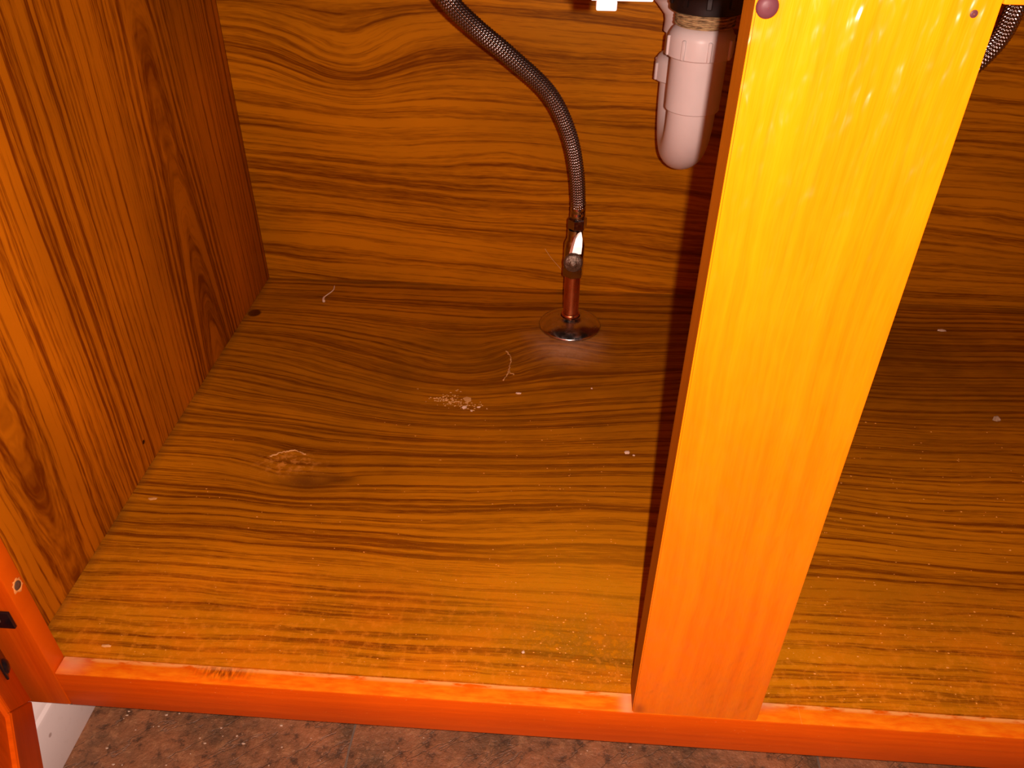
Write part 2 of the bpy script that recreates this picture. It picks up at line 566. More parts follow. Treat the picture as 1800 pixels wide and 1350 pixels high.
def solid_poly(front, back):
    n = len(front)
    vs = list(front) + list(back)
    fs = [tuple(range(n)), tuple(range(2 * n - 1, n - 1, -1))]
    for i in range(n):
        j = (i + 1) % n
        fs.append((j, i, n + i, n + j))
    return vs, fs


pz0, pz1 = FRW + 0.006, DH - FRW - 0.006
px0, px1 = FRW, DW - FRW
# raised panel: sloped border rising to a flat field
R_ = [(px0, -0.0040, pz0), (px1, -0.0040, pz0), (px1, -0.0040, pz1), (px0, -0.0040, pz1)]
S_ = [(px0 + BEV, 0.0035, pz0 + BEV), (px1 - BEV, 0.0035, pz0 + BEV), (px1 - BEV, 0.0035, pz1 - BEV), (px0 + BEV, 0.0035, pz1 - BEV)]
T_ = [(p[0] + 0.0015 * (1 if p[0] < 0.2 else -1), 0.0015, p[2] + 0.0015 * (1 if p[2] < 0.2 else -1)) for p in S_]
B_ = [(p[0], -0.012, p[2]) for p in R_]
vs = R_ + S_ + T_ + B_
fs = [(8, 11, 10, 9), (12, 13, 14, 15)]
for i in range(4):
    j = (i + 1) % 4
    fs += [(i, 4 + i, 4 + j, j), (4 + i, 8 + i, 8 + j, 4 + j), (i, j, 12 + j, 12 + i)]
door = mesh_obj('door', vs, fs, M_DOOR_V)
door.parent = cab
door.location = Vector((0.0041, -0.0072, -0.0252)) - cab.location
door.rotation_euler = (0, 0, ang)
tag(door, 'open raised-panel oak door on the cabinet\'s left side')
O = [(0, 0), (DW, 0), (DW, DH), (0, DH)]
I = [(px0 - 0.0003, pz0 - 0.0003), (px1 + 0.0003, pz0 - 0.0003), (px1 + 0.0003, pz1 + 0.0003), (px0 - 0.0003, pz1 + 0.0003)]
for k, (nm, mt) in enumerate((('door_rail', M_DOOR_H), ('door_stile', M_DOOR_V), ('door_rail', M_DOOR_H), ('door_stile', M_DOOR_V))):
    k2 = (k + 1) % 4
    quad = [O[k], O[k2], I[k2], I[k]]
    cx = sum(q[0] for q in quad) / 4
    cz = sum(q[1] for q in quad) / 4
    bm = bmesh.new()
    fr = [bm.verts.new((q[0] + (cx - q[0]) * 0.0008, 0.0, q[1] + (cz - q[1]) * 0.0008)) for q in quad]
    bk = [bm.verts.new((v.co.x, -DT, v.co.z)) for v in fr]
    bm.faces.new(fr[::-1])
    bm.faces.new(bk)
    for i in range(4):
        j = (i + 1) % 4
        bm.faces.new((fr[i], fr[j], bk[j], bk[i]))
    bmesh.ops.recalc_face_normals(bm, faces=bm.faces[:])
    bmesh.ops.bevel(bm, geom=bm.edges[:], offset=0.0007, segments=2, affect='EDGES')
    bm_obj(nm, bm, mt, door, auto=40)

# wrap-round hinge: plate on the frame, barrel, and leaf on the door
g = G('black_hinge_metal')
M_HINGE = g.out((0.012, 0.008, 0.010), 0.28, 0.3, 0.5)
bm = box_bm((-0.030, -0.0030, 0.0540), (0.0188, -0.0004, 0.0698), 0.0006)
hg = bm_obj('hinge', bm, M_HINGE, cab, auto=40)
tag(hg, 'black metal hinge plate screwed to the face frame')
v2, f2 = lathe([(0.0001, 0.0012), (0.0022, 0.0011), (0.0034, 0.0003), (0.0035, 0.0)], 18, (0.0082, -0.0030, 0.0628), 'y')
g = G('hinge_screw_steel')
M_HSCREW = g.out((0.45, 0.40, 0.40), 0.3, 1.0, 0.5)
mesh_obj('screw_head', v2, f2, M_HSCREW, hg, smooth=True)
path = [Vector((-0.0050, -0.0075, 0.026)), Vector((-0.0050, -0.0075, 0.049)), Vector((-0.0050, -0.0075, 0.085))]
v2, f2 = sweep(path, lambda i, a: 0.0042, 18)
mesh_obj('barrel', v2, f2, M_HINGE, hg, auto=40)
bm = box_bm((0.0075, 0.0002, 0.058), (0.026, 0.0018, 0.078), 0.0006)
dl = bm_obj('hinge_leaf', bm, M_HINGE, door, auto=40)
v2, f2 = lathe([(0.0001, 0.0042), (0.003, 0.0040), (0.0052, 0.0028), (0.0060, 0.0)], 24, (0.0195, 0.0002, 0.0650), 'y')
v2 = [(x, -y + 0.0004, z) for x, y, z in v2]
f2 = [f[::-1] for f in f2]
mesh_obj('hinge_cup', v2, f2, M_HINGE, door, smooth=True)

# ------------------------------------------------------------------ kitchen floor, wall and baseboard
g = G('slate_tile')
wv = g.comb(g.x, g.y, 0.0)
n1 = g.noise(wv, 6.0, 0.66, 14)
n2 = g.noise(wv, 5.0, 0.68, 80)
n3 = g.noise(wv, 3.0, 0.60, 330)
crk = g.noise(g.comb(g.mul(g.add(g.x, g.mul(g.y, -1.3)), 26.0), g.mul(g.add(g.y, g.x), 7.0), 4.0), 4.0, 0.6)
vein = g.rng(g.m('ABSOLUTE', g.sub(crk, 0.5)), 0.010, 0.0)
c = g.mix(g.rng(n1, 0.36, 0.62), (0.15, 0.080, 0.040), (0.38, 0.150, 0.062))
c = g.mix(g.rng(n2, 0.53, 0.66, 0.0, 0.50), c, (0.50, 0.24, 0.105))
c = g.mix(g.rng(n2, 0.46, 0.36, 0.0, 0.75), c, (0.070, 0.038, 0.022))
c = g.mix(g.rng(n3, 0.64, 0.70, 0.0, 0.5), c, (0.55, 0.32, 0.17))
c = g.mix(g.mul(vein, 0.45), c, (0.24, 0.17, 0.12))
g.bump(g.add(g.sub(n1, g.mul(vein, 0.10)), g.mul(n2, 0.45)), 0.006, 0.9)
M_SLATE = g.out(c, 0.50, 0, 0.35)
g = G('grey_grout')
M_GROUT = g.out(g.mix(g.noise(g.tc.outputs['Object'], 3.0, 0.6, 200), (0.12, 0.085, 0.060), (0.26, 0.18, 0.13)), 0.85, 0, 0.2)
g = G('white_gloss_paint')
nn = g.noise(g.tc.outputs['Object'], 3.0, 0.6, 130)
c = g.mix(g.rng(nn, 0.60, 0.75, 0.0, 0.25), (0.93, 0.84, 0.80), (0.72, 0.60, 0.52))
sc = g.rng(g.gauss(g.y, g.z, 0.012, -0.108, 0.0022, 0.0022), 0.3, 0.7, 0.0, 0.6)
c = g.mix(sc, c, (0.30, 0.16, 0.13))
M_PAINT = g.out(c, 0.40, 0, 0.35)
g = G('painted_wall')
M_WALL = g.out(g.mix(g.noise(g.tc.outputs['Object'], 3.0, 0.6, 160), (0.60, 0.52, 0.44), (0.66, 0.58, 0.50)), 0.8, 0, 0.2)

flo = bm_obj('floor', box_bm((-0.040, -1.2, FZ - 0.03), (1.3, 0.60, FZ - 0.0025)), M_GROUT)
tag(flo, 'dark brown slate tile kitchen floor in front of the cabinet', None, None, 'structure')
TS, JW, JX, JY = 0.40, 0.0018, 0.2135, 0.155


def tile_mesh(nx=14):
    vs, fs = [], []
    h = (TS - JW) / 2
    rnd = random.Random(3)
    for j in range(nx + 1):
        for i in range(nx + 1):
            x, y = -h + 2 * h * i / nx, -h + 2 * h * j / nx
            edge = i in (0, nx) or j in (0, nx)
            z = -0.0012 if edge else rnd.uniform(-0.0005, 0.0004)
            if edge:
                x += rnd.uniform(-0.0007, 0.0007)
                y += rnd.uniform(-0.0007, 0.0007)
            vs.append((x, y, z))
    for j in range(nx):
        for i in range(nx):
            a = j * (nx + 1) + i
            fs.append((a, a + 1, a + nx + 2, a + nx + 1))
    return vs, fs


tvs, tfs = tile_mesh()
tm = bpy.data.meshes.new('tile')
tm.from_pydata(tvs, [], tfs)
tm.materials.append(M_SLATE)
for p in tm.polygons:
    p.use_smooth = True
for i in range(-1, 4):
    for j in range(-4, 2):
        cx, cy = JX + (i + 0.5) * TS, JY + (j - 0.5) * TS
        if cx - TS / 2 < -0.03 or cx + TS / 2 > 1.3 or cy + TS / 2 > 0.6:
            if cx + TS / 2 > 1.3 or cy + TS / 2 > 0.6:
                continue
        if i == -1:                      # cut tile along the wall
            bm = bmesh.new()
            bm.from_mesh(tm)
            bmesh.ops.bisect_plane(bm, geom=bm.verts[:] + bm.edges[:] + bm.faces[:], plane_co=(-0.0215 - cx, 0, 0),
                                   plane_no=(-1, 0, 0), clear_outer=True)
            t = bm_obj('tile', bm, M_SLATE)
            for p in t.data.polygons:
                p.use_smooth = True
        else:
            t = bpy.data.objects.new('tile', tm)
            COL.objects.link(t)
        t.parent = flo
        t.location = (cx, cy, FZ)

wl = bm_obj('wall_left', box_bm((-0.06, -1.2, FZ - 0.03), (-0.0402, 0.60, 0.75)), M_WALL)
tag(wl, 'painted wall beside the sink cabinet', None, None, 'structure')
prof = [(-0.0400, FZ + 0.0005), (-0.0212, FZ + 0.0005), (-0.0208, FZ + 0.002), (-0.0208, -0.0910), (-0.0216, -0.0885), (-0.0245, -0.0870),
        (-0.0250, -0.0850), (-0.0262, -0.0820), (-0.0290, -0.0790), (-0.0300, -0.0775), (-0.0318, -0.0765), (-0.0325, -0.0700),
        (-0.0345, -0.0640), (-0.0372, -0.0605), (-0.0400, -0.0600)]
vs, fs = [], []
for y in (-1.2, 0.595):
    vs += [(x, y, z) for x, z in prof]
n = len(prof)
for i in range(n):
    j = (i + 1) % n
    fs.append((i, j, n + j, n + i))
fs += [tuple(range(n - 1, -1, -1)), tuple(range(n, 2 * n))]
bb = mesh_obj('baseboard_left', vs, fs, M_PAINT, auto=25)
tag(bb, 'white painted moulded baseboard at the foot of the wall', None, None, 'structure')

# ------------------------------------------------------------------ water supply: pipe, valve, hose
g = G('copper')
nn = g.noise(g.comb(g.mul(g.x, 200), g.mul(g.y, 200), g.mul(g.z, 60)), 3.0)
M_COPPER = g.out(g.mix(nn, (0.62, 0.20, 0.085), (0.80, 0.30, 0.13)), g.rng(nn, 0.3, 0.7, 0.22, 0.40), 1.0, 0.5)
g = G('dull_chrome')
nn = g.noise(g.tc.outputs['Object'], 3.0, 0.6, 300)
M_CHROME = g.out(g.mix(nn, (0.42, 0.38, 0.36), (0.58, 0.54, 0.52)), g.rng(nn, 0.3, 0.7, 0.10, 0.24), 1.0, 0.5)
g = G('worn_escutcheon_chrome')
nn = g.noise(g.tc.outputs['Object'], 3.0, 0.6, 160)
M_ESC = g.out(g.mix(nn, (0.46, 0.42, 0.40), (0.60, 0.56, 0.54)), g.rng(nn, 0.3, 0.7, 0.14, 0.30), 1.0, 0.5)
g = G('pitted_knob_metal')
nn = g.noise(g.tc.outputs['Object'], 3.0, 0.7, 500)
g.bump(nn, 0.0012, 0.9)
M_KNOB = g.out(g.mix(nn, (0.13, 0.10, 0.07), (0.42, 0.35, 0.28)), 0.30, 0.85, 0.5)
g = G('satin_lever_metal')
M_LEVER = g.out((0.80, 0.74, 0.70), 0.30, 1.0, 0.5)
g = G('steel_braid')
M_BRAID = g.out((0.31, 0.285, 0.285), 0.22, 1.0, 0.5)


def add_valve(px, py, labels):
    z0 = floor_z(px, py)
    esc_l, val_l = labels
    prof = [(0.0362, 0.0), (0.0364, 0.0012), (0.0355, 0.0024), (0.0335, 0.0040), (0.0290, 0.0068), (0.0230, 0.0094), (0.0170, 0.0112),
            (0.0135, 0.0122), (0.0122, 0.0140), (0.0112, 0.0142), (0.0108, 0.0120), (0.0106, 0.0)]
    v, f = lathe(prof, 64, (0, 0, 0))
    e = mesh_obj('escutcheon_plate', v, f, M_ESC, None, smooth=True)
    e.location = (px, py, z0 + 0.0003)
    tag(e, esc_l, 'escutcheon')
    t = thing('shutoff_valve', val_l, 'valve', (px, py, z0))
    B = Vector((px, py, 0))
    v, f = lathe([(0.0001, z0 + 0.001), (0.0090, z0 + 0.001), (0.0090, 0.030), (0.0090, 0.0725), (0.0001, 0.0725)], 36, (px, py, 0))
    tag(mesh_obj('copper_pipe', v, f, M_COPPER, t, auto=40), 'copper supply pipe stub')
    v, f = lathe([(0.0092, 0.0145), (0.0104, 0.0150), (0.0106, 0.0175), (0.0102, 0.0195), (0.0092, 0.0200)], 36, (px, py, 0))
    mesh_obj('pipe_collar', v, f, M_COPPER, t, smooth=True)
    # hexagonal compression nut
    bm = bmesh.new()
    hv = []
    for z, r in ((0.0690, 0.0112), (0.0702, 0.0124), (0.0800, 0.0124), (0.0812, 0.0114)):
        hv.append([bm.verts.new((px + r * math.cos(math.pi / 3 * k + 0.35), py + r * math.sin(math.pi / 3 * k + 0.35), z)) for k in range(6)])
    for a, b in zip(hv, hv[1:]):
        for k in range(6):
            bm.faces.new((a[k], a[(k + 1) % 6], b[(k + 1) % 6], b[k]))
    bm.faces.new(hv[0][::-1])
    bm.faces.new(hv[-1])
    bm_obj('compression_nut', bm, M_CHROME, t)
    # body
    v, f = lathe([(0.0001, 0.0805), (0.0100, 0.0810), (0.0112, 0.0835), (0.0112, 0.1080), (0.0098, 0.1120), (0.0086, 0.1140), (0.0086, 0.1260),
                  (0.0001, 0.1262)], 32, (px, py, 0))
    mesh_obj('valve_body', v, f, M_CHROME, t, auto=35)
    # side stem and round knob towards the front
    kc = (px - 0.0010, py - 0.0095, 0.0975)
    v, f = lathe([(0.0060, -0.001), (0.0060, 0.007), (0.0048, 0.0075), (0.0048, 0.012)], 24, kc, 'y')
    mesh_obj('valve_stem', v, f, M_CHROME, t, auto=40)
    kc = (px - 0.0010, py - 0.0200, 0.0965)
    pr = [(0.0001, -0.0015), (0.0085, -0.0015), (0.0104, 0.0), (0.0108, 0.0030), (0.0102, 0.0055), (0.0080, 0.0072), (0.0045, 0.0070),
          (0.0040, 0.0082), (0.0022, 0.0092), (0.0001, 0.0094)]
    v, f = lathe(pr, 30, kc, 'y')
    kn = mesh_obj('knob', v, f, M_KNOB, t, smooth=True)
    # tapered lever blade pointing up
    bm = bmesh.new()
    sec = []
    for z, hw, th, yo in ((0.104, 0.0066, 0.0030, -0.0170), (0.111, 0.0060, 0.0028, -0.0140), (0.119, 0.0046, 0.0022, -0.0102),
                          (0.1255, 0.0020, 0.0014, -0.0070)):
        xc = px + (z - 0.099) * 0.16
        sec.append([bm.verts.new(p) for p in ((xc - hw, py + yo, z), (xc - hw * 0.55, py + yo - th * 0.35, z), (xc + hw, py + yo, z), (xc, py + yo + th, z))])
    for a, b in zip(sec, sec[1:]):
        for k in range(4):
            bm.faces.new((a[k], a[(k + 1) % 4], b[(k + 1) % 4], b[k]))
    bm.faces.new(sec[0][::-1])
    bm.faces.new(sec[-1])
    bmesh.ops.recalc_face_normals(bm, faces=bm.faces[:])
    bm_obj('lever', bm, M_LEVER, t)
    return t


def add_hose(pts, label):
    root = thing('braided_hose', label, 'hose', pts[0])
    path = catmull(pts, 0.00055)
    n0 = 9.0
    K = math.pi / 0.0034

    def rad(i, a):
        s = i * 0.00055
        return 0.0072 + 0.0011 * math.cos(n0 * a + K * s) * math.cos(n0 * a - K * s)
    v, f = sweep(path, rad, 90)
    mesh_obj('braid', v, f, M_BRAID, root, smooth=True)
    # crimped ferrule and coupling nut at the lower end
    z1 = pts[0][2]
    c = (pts[0][0], pts[0][1], 0)
    pr = [(0.0070, z1 - 0.004), (0.0082, z1 - 0.003), (0.0084, z1 + 0.001), (0.0078, z1 + 0.002), (0.0078, z1 + 0.0035), (0.0084, z1 + 0.0045),
          (0.0084, z1 + 0.0075), (0.0079, z1 + 0.0085), (0.0079, z1 + 0.010), (0.0085, z1 + 0.011), (0.0085, z1 + 0.0135), (0.0072, z1 + 0.014)]
    v, f = lathe(pr, 30, c)
    mesh_obj('ferrule', v, f, M_CHROME, root, auto=50)
    bm = bmesh.new()
    hv = []
    for z, r in ((z1 - 0.0160, 0.0096), (z1 - 0.0150, 0.0106), (z1 - 0.0050, 0.0106), (z1 - 0.0036, 0.0092)):
        hv.append([bm.verts.new((c[0] + r * math.cos(math.pi / 3 * k + 0.2), c[1] + r * math.sin(math.pi / 3 * k + 0.2), z)) for k in range(6)])
    for a, b in zip(hv, hv[1:]):
        for k in range(6):
            bm.faces.new((a[k], a[(k + 1) % 6], b[(k + 1) % 6], b[k]))
    bm.faces.new(hv[0][::-1])
    bm.faces.new(hv[-1])
    bm_obj('coupling_nut', bm, M_CHROME, root)
    return root


add_valve(0.3895, 0.4940, ('round dull chrome escutcheon plate around the copper pipe left of the stile',
                           'small quarter-turn shutoff valve on a copper pipe left of the stile'))
add_hose([(0.3910, 0.4940, 0.1430), (0.3906, 0.4925, 0.1560), (0.3863, 0.480, 0.1974), (0.3761, 0.465, 0.2418), (0.3560, 0.443, 0.2855),
          (0.3223, 0.410, 0.3254), (0.2957, 0.385, 0.3535), (0.2765, 0.360, 0.3794), (0.2640, 0.340, 0.4080),
          (0.2560, 0.330, 0.4500), (0.2540, 0.328, 0.5000)],
         'long steel-braided hose curving up from the shutoff valve')
add_valve(0.6600, 0.4940, ('chrome escutcheon plate hidden behind the centre stile',
                           'shutoff valve hidden behind the centre stile'))
add_hose([(0.6615, 0.4940, 0.1430), (0.6620, 0.4935, 0.1560), (0.6720, 0.488, 0.200), (0.6960, 0.472, 0.255), (0.7200, 0.448, 0.305),
          (0.7318, 0.426, 0.343), (0.7305, 0.412, 0.372), (0.7260, 0.402, 0.405), (0.7230, 0.398, 0.460), (0.7230, 0.398, 0.500)],
         'short visible length of steel-braided hose at the stile\'s right edge')

# ------------------------------------------------------------------ drain trap
g = G('white_pvc')
nn = g.noise(g.tc.outputs['Object'], 3.0, 0.6, 60)
M_PVC = g.out(g.mix(nn, (0.60, 0.55, 0.54), (0.66, 0.61, 0.60)), 0.38, 0, 0.35)
g = G('black_plastic')
M_BLACK = g.out((0.008, 0.005, 0.005), 0.42, 0, 0.35)
g = G('yellowed_thread')
nn = g.noise(g.comb(g.mul(g.x, 120), g.mul(g.y, 120), g.mul(g.z, 900)), 3.0, 0.7)
c = g.mix(g.rng(nn, 0.35, 0.60), (0.10, 0.06, 0.03), (0.50, 0.36, 0.17))
g.bump(nn, 0.001, 0.6)
M_THREAD = g.out(c, 0.6, 0, 0.25)

TX, TY, TY2, ZB = 0.4820, 0.400, 0.500, 0.2895
TX2 = 0.4835
trap = thing('drain_trap', 'white plastic U-shaped drain trap hanging beside the stile', 'drain trap', (TX, TY, ZB - 0.07))
path = [Vector((TX, TY, 0.335)), Vector((TX, TY, 0.31))]
NB = 28
rb = (TY2 - TY) / 2
for k in range(NB + 1):
    a = math.pi * k / NB
    path.append(Vector((TX + (TX2 - TX) * k / NB, TY + rb - rb * math.cos(a), ZB - rb * math.sin(a))))
path += [Vector((TX2, TY2, 0.305))]
v, f = sweep(path, lambda i, a: 0.0205, 40)
mesh_obj('trap_bend', v, f, M_PVC, trap, auto=40)
v, f = lathe([(0.0200, 0.2890), (0.0224, 0.2890), (0.0231, 0.2898), (0.0232, 0.300), (0.0234, 0.3395), (0.0210, 0.3400)], 44, (TX, TY, 0))
mesh_obj('socket', v, f, M_PVC, trap, auto=40)


def slip_nut(cx, cy, z0, R, H, nrib, a0):
    v, f = lathe([(R * 0.80, z0), (R - 0.001, z0), (R, z0 + 0.001), (R * 0.995, z0 + H * 0.62), (R * 0.97, z0 + H * 0.74),
                  (R * 0.90, z0 + H * 0.88), (R * 0.80, z0 + H * 0.97), (R * 0.72, z0 + H)], 48, (cx, cy, 0))
    nut = mesh_obj('slip_nut', v, f, M_PVC, trap, auto=40)
    for k in range(nrib):
        a = a0 + 2 * math.pi * k / nrib
        bm = box_bm((R - 0.0015, -0.0016, z0 + 0.0006), (R + 0.0016, 0.0016, z0 + H * 0.68), 0.0007, 1)
        bmesh.ops.rotate(bm, cent=(0, 0, 0), matrix=Matrix.Rotation(a, 3, 'Z'), verts=bm.verts[:])
        bmesh.ops.translate(bm, vec=(cx, cy, 0), verts=bm.verts[:])
        bm_obj('rib', bm, M_PVC, nut, auto=40)
    return nut


slip_nut(TX, TY, 0.3335, 0.0272, 0.0240, 8, -math.pi / 2 + 0.14)
slip_nut(TX2, TY2, 0.2865, 0.0270, 0.0240, 8, -math.pi / 2 + 0.30)
# rear riser with its elbow to the left
v, f = lathe([(0.0001, 0.300), (0.0198, 0.3005), (0.0198, 0.352), (0.0001, 0.3525)], 40, (TX2, TY2, 0))
mesh_obj('riser', v, f, M_PVC, trap, auto=40)
ep = [Vector((TX2, TY2, 0.330)), Vector((TX2, TY2, 0.343)), Vector((TX2 - 0.004, TY2, 0.356)), Vector((TX2 - 0.016, TY2, 0.370)),
      Vector((TX2 - 0.034, TY2, 0.385)), Vector((TX2 - 0.052, TY2, 0.400))]
v, f = sweep(ep, lambda i, a: 0.0225, 36)
mesh_obj('elbow', v, f, M_PVC, trap, auto=50)
v, f = sweep([Vector((TX2 - 0.048, TY2, 0.3965)), Vector((TX2 - 0.075, TY2, 0.418)), Vector((TX2 - 0.10, TY2, 0.438))], lambda i, a: 0.0198, 36)
mesh_obj('arm', v, f, M_PVC, trap, auto=50)

tail = thing('drain_tailpiece', 'black collar over a yellowed threaded drain end above the white trap', 'drain fitting', (TX, TY, 0.3578))
pr = [(0.0180, 0.3578), (0.0236, 0.3578)]
z = 0.3580
while z < 0.3735:
    pr += [(0.0236, z), (0.0248, z + 0.0006), (0.0248, z + 0.0012), (0.0236, z + 0.0018)]
    z += 0.0026
pr += [(0.0236, 0.379), (0.018, 0.379)]
v, f = lathe(pr, 48, (TX + 0.001, TY, 0))
mesh_obj('thread', v, f, M_THREAD, tail, auto=50)
pr = [(0.0200, 0.3690), (0.0288, 0.3690), (0.0302, 0.3700), (0.0304, 0.3730), (0.0310, 0.3850), (0.0318, 0.3860), (0.0318, 0.3990), (0.0305, 0.4000),
      (0.0200, 0.4005)]
v, f = lathe(pr, 48, (TX + 0.0015, TY, 0))
mesh_obj('collar', v, f, M_BLACK, tail, auto=40)
for k in range(10):
    a = 2 * math.pi * k / 10 + 0.2
    bm = box_bm((0.0300, -0.0022, 0.3745), (0.0322, 0.0022, 0.3985), 0.0006, 1)
    bmesh.ops.rotate(bm, cent=(0, 0, 0), matrix=Matrix.Rotation(a, 3, 'Z'), verts=bm.verts[:])
    bmesh.ops.translate(bm, vec=(TX + 0.0015, TY, 0), verts=bm.verts[:])
    bm_obj('grip_rib', bm, M_BLACK, tail, auto=40)
v, f = lathe([(0.0001, 0.395), (0.0190, 0.395), (0.0190, 0.500), (0.0001, 0.500)], 36, (TX + 0.0015, TY, 0))
mesh_obj('tailpiece', v, f, M_CHROME, tail, auto=40)

# white plastic catch behind the top rail
g = G('white_catch_plastic')
M_CATCH = g.out((0.80, 0.76, 0.74), 0.35, 0, 0.4)
catch = thing('door_catch', 'white plastic door catch at the very top beside the drain trap', 'catch', (0.387, ST, 0.4395))
bm = box_bm((0.3800, 0.0400, 0.4434), (0.4055, 0.0545, 0.4680), 0.0008)
bm_obj('body', bm, M_CATCH, catch, auto=40)
bm_obj('mounting_foot', box_bm((0.3740, ST + 0.0003, 0.4540), (0.4115, 0.0405, 0.4680), 0.0008), M_CATCH, catch, auto=40)
bm = box_bm((0.3825, 0.0440, 0.4388), (0.3912, 0.0515, 0.4430), 0.0008)
bm_obj('latch_tab', bm, M_CATCH, catch, auto=40)

# ------------------------------------------------------------------ debris on the bottom panel
g = G('pale_crumb')
nn = g.noise(g.tc.outputs['Object'], 2.0, 0.6, 600)
M_CRUMB = g.out(g.mix(nn, (0.55, 0.36, 0.22), (0.85, 0.66, 0.50)), 0.7, 0, 0.2)
g = G('tan_crumb')
nn = g.noise(g.tc.outputs['Object'], 2.0, 0.6, 500)
M_TAN = g.out(g.mix(nn, (0.50, 0.25, 0.06), (0.75, 0.42, 0.16)), 0.7, 0, 0.2)
g = G('orange_dust')
M_SPECK = g.out((0.80, 0.36, 0.07), 0.8, 0, 0.1)
g = G('brown_grit')
nn = g.noise(g.tc.outputs['Object'], 2.0, 0.6, 400)
M_GRIT = g.out(g.mix(nn, (0.13, 0.06, 0.02), (0.62, 0.44, 0.28)), 0.7, 0, 0.2)


def rock(r, seed, flat=0.6):
    bm = bmesh.new()
    bmesh.ops.create_icosphere(bm, subdivisions=1, radius=r)
    rnd = random.Random(seed)
    for v in bm.verts:
        v.co *= rnd.uniform(0.72, 1.25)
        v.co.z *= flat
    return bm


def crumb(name, x, y, r, label, cat, mat, seed, stretch=(1, 1), rot=0.0, flat=0.6, group=None):
    bm = rock(r, seed, flat)
    for v in bm.verts:
        v.co.x *= stretch[0]
        v.co.y *= stretch[1]
    bmesh.ops.rotate(bm, cent=(0, 0, 0), matrix=Matrix.Rotation(rot, 3, 'Z'), verts=bm.verts[:])
    lo = min(v.co.z for v in bm.verts)
    o = bm_obj(name, bm, mat)
    o.location = (x, y, floor_z(x, y) - lo)
    return tag(o, label, cat, group)


crumb('plaster_crumb', 0.2815, 0.3365, 0.0024, 'largest pale round crumb in the crumb pile on the bottom panel', 'crumb', M_CRUMB, 1, (1.25, 1.0), 0.3, 0.8)
crumb('plaster_crumb', 0.2898, 0.3310, 0.0014, 'pale crumb just right of the largest crumb', 'crumb', M_CRUMB, 2, flat=0.8)
crumb('plaster_crumb', 0.2965, 0.3380, 0.0014, 'pale crumb at the right end of the crumb pile', 'crumb', M_CRUMB, 3, (1.5, 0.8), flat=0.7)
crumb('wood_flake', 0.2835, 0.3510, 0.0040, 'flat tan flake above the largest crumb', 'flake', M_TAN, 4, (1.2, 1.4), 0.6, 0.25)
crumb('plaster_crumb', 0.3368, 0.3620, 0.0017, 'pale elongated crumb below the torn blister near the escutcheon', 'crumb', M_CRUMB, 5, (1.7, 0.7), 0.0, 0.6)
crumb('plaster_crumb', 0.4142, 0.3745, 0.0012, 'tiny pale crumb between escutcheon and stile', 'crumb', M_CRUMB, 6)
crumb('plaster_chip', 0.4470, 0.2715, 0.0030, 'pinkish white plaster chip beside the centre stile', 'chip', M_CRUMB, 7, (1.2, 0.9), -0.4, 0.5)
crumb('plaster_chip', 0.4530, 0.2685, 0.0012, 'small white fragment beside the plaster chip at the stile', 'chip', M_CRUMB, 17, (1.2, 0.9), -0.4, 0.5)
crumb('paint_flake', 0.8300, 0.5210, 0.0036, 'pale flat paint flake at the back right of the stile', 'flake', M_CRUMB, 8, (1.5, 0.8), 0.1, 0.3)
crumb('grit_pebble', 0.8250, 0.3515, 0.0040, 'brown and cream grit pebble right of the stile', 'pebble', M_GRIT, 9, (1.0, 1.0), 0.0, 0.9)
crumb('plaster_crumb', 0.0210, 0.1762, 0.0016, 'small tan flake near the left side panel', 'flake', M_TAN, 10, (3.2, 1.2), 0.15, 0.3)
crumb('wood_flake', 0.0525, 0.0245, 0.0016, 'pale sliver behind the bottom rail near the left corner', 'flake', M_TAN, 12, (2.6, 0.8), 0.05, 0.5)
crumb('plaster_crumb', 0.3600, 0.0420, 0.0013, 'pale crumb near the front edge left of the mould stain', 'crumb', M_CRUMB, 14, (1.0, 1.0), 0.05, 0.5)

# curled strand of lint standing at the back left
lp = [(0.0868, 0.5225, 0.0016), (0.0850, 0.5270, 0.0022), (0.0848, 0.5315, 0.0026), (0.0874, 0.5370, 0.0030), (0.0905, 0.5440, 0.0030),
      (0.0920, 0.5510, 0.0030), (0.0908, 0.5600, 0.0030)]
lp = [(x, y, z + floor_z(x, y)) for x, y, z in lp]
cp = catmull(lp, 0.0008)
NL = len(cp)
v, f = sweep(cp, lambda i, a: 0.0019 * (0.35 + 0.65 * max(0, 1 - i / (NL * 0.27)) ** 0.5) if i > 0 else 0.0008, 8)
tag(mesh_obj('lint_strand', v, f, M_CRUMB, None, smooth=True), 'pale curled strand of lint near the back left corner', 'lint')
# fine fibre leaning at the foot of the back panel
cp = catmull([(0.3553, 0.5795, 0.0567), (0.3628, 0.5795, 0.0453), (0.3717, 0.5795, 0.0347), (0.3777, 0.5795, 0.0277)], 0.002)
v, f = sweep(cp, lambda i, a: 0.00035, 6)
tag(mesh_obj('fibre', v, f, M_TAN, None, smooth=True), 'thin pale fibre on the back panel just left of the shutoff valve', 'fibre')
# cut edges of the lifted film: thin pale ridges as part of the bottom panel
for ln, wd in ((TEAR, 0.0011), (TEAR2, 0.0013), (BLT, 0.0013)):
    pts = [(x, y, floor_z(x, y) + 0.0001) for x, y in ln]
    cp = catmull(pts, 0.0012)
    rnd = random.Random(len(ln))
    cp = [p + Vector((rnd.uniform(-1, 1) * 0.0008, rnd.uniform(-1, 1) * 0.0008, 0)) for p in cp]
    v, f = sweep(cp, lambda i, a: wd * (0.45 + 0.9 * abs(math.sin(i * 1.7 + a)) * abs(math.sin(i * 0.23 + 1))) * (0.5 if math.sin(a) else 1), 6)
    mesh_obj('torn_film_edge', v, f, M_TAN, bottom, smooth=True)


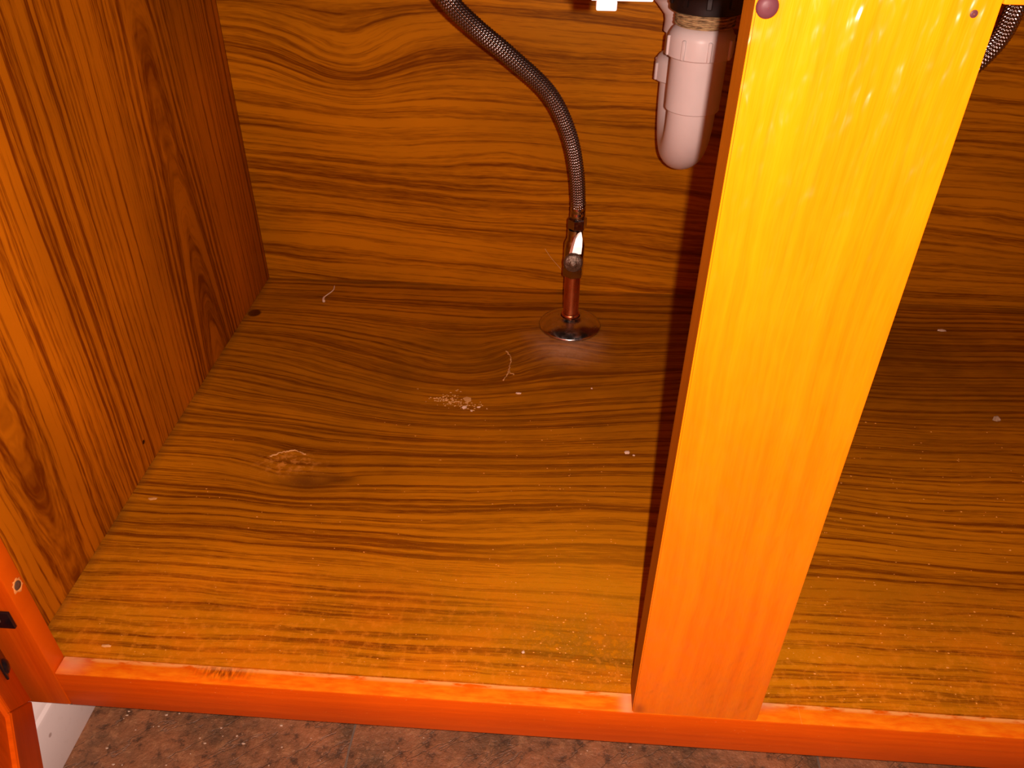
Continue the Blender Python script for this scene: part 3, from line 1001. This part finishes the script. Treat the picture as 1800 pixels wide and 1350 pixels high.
def scatter(name, label, cat, spots, mat, zf):
    vs, fs = [], []
    rnd = random.Random(len(spots))
    for x, y, r in spots:
        b = len(vs)
        z = zf(x, y)
        n = 5
        a0 = rnd.uniform(0, 6)
        st = rnd.uniform(0.8, 1.9)
        for k in range(n):
            a = a0 + 2 * math.pi * k / n
            q = r * rnd.uniform(0.7, 1.2)
            vs.append((x + q * st * math.cos(a), y + q * math.sin(a), z + 0.0001))
        vs.append((x, y, z + r * rnd.uniform(0.5, 1.1)))
        for k in range(n):
            fs.append((b + k, b + (k + 1) % n, b + n))
    o = mesh_obj(name, vs, fs, mat)
    return tag(o, label, cat, None, 'stuff')


rnd = random.Random(21)
sp = []
for k in range(120):
    x = 0.270 + rnd.gauss(0, 0.017)
    y = 0.3465 - (x - 0.270) * 0.22 + rnd.gauss(0, 0.0045)
    sp.append((x, y, rnd.uniform(0.0004, 0.0011)))
for k in range(22):
    sp.append((0.264 + rnd.gauss(0, 0.006), 0.356 + rnd.gauss(0, 0.006), rnd.uniform(0.0004, 0.0011)))
scatter('sawdust_crumbs', 'scatter of pale crumbs in a loose pile in the middle of the bottom panel', 'crumbs', sp, M_TAN, floor_z)
sp = []
for k in range(300):
    y = 0.02 + 0.30 * rnd.random() ** 1.7
    x = rnd.uniform(0.30, 0.436) if rnd.random() < 0.4 else rnd.uniform(0.03, 0.436)
    sp.append((x, y, rnd.uniform(0.00020, 0.00055)))
for k in range(45):
    sp.append((0.400 + rnd.gauss(0, 0.022), 0.05 + rnd.gauss(0, 0.022), rnd.uniform(0.0003, 0.0008)))
sp = [s for s in sp if s[0] < 0.436 and s[1] > 0.018]
scatter('dust_specks', 'fine pale dust specks over the bottom panel left of the stile', 'dust', sp, M_SPECK, floor_z)
sp = []
for k in range(420):
    y = 0.02 + 0.33 * rnd.random() ** 1.4
    sp.append((rnd.uniform(0.53, 0.90), y, rnd.uniform(0.00025, 0.0007)))
scatter('dust_specks', 'fine pale dust specks over the bottom panel right of the stile', 'dust', sp, M_SPECK, floor_z)
sp = []
for k in range(26):
    sp.append((0.0 + abs(rnd.gauss(0, 0.09)), rnd.uniform(0.01, 0.07), rnd.uniform(0.0004, 0.0011)))
for k in range(25):
    sp.append((rnd.uniform(0.0, 0.6), rnd.uniform(0.0, 0.07), rnd.uniform(0.0003, 0.0008)))
scatter('floor_grit', 'scattered pale grit on the slate floor below the bottom rail', 'grit', sp, M_CRUMB, lambda x, y: FZ)
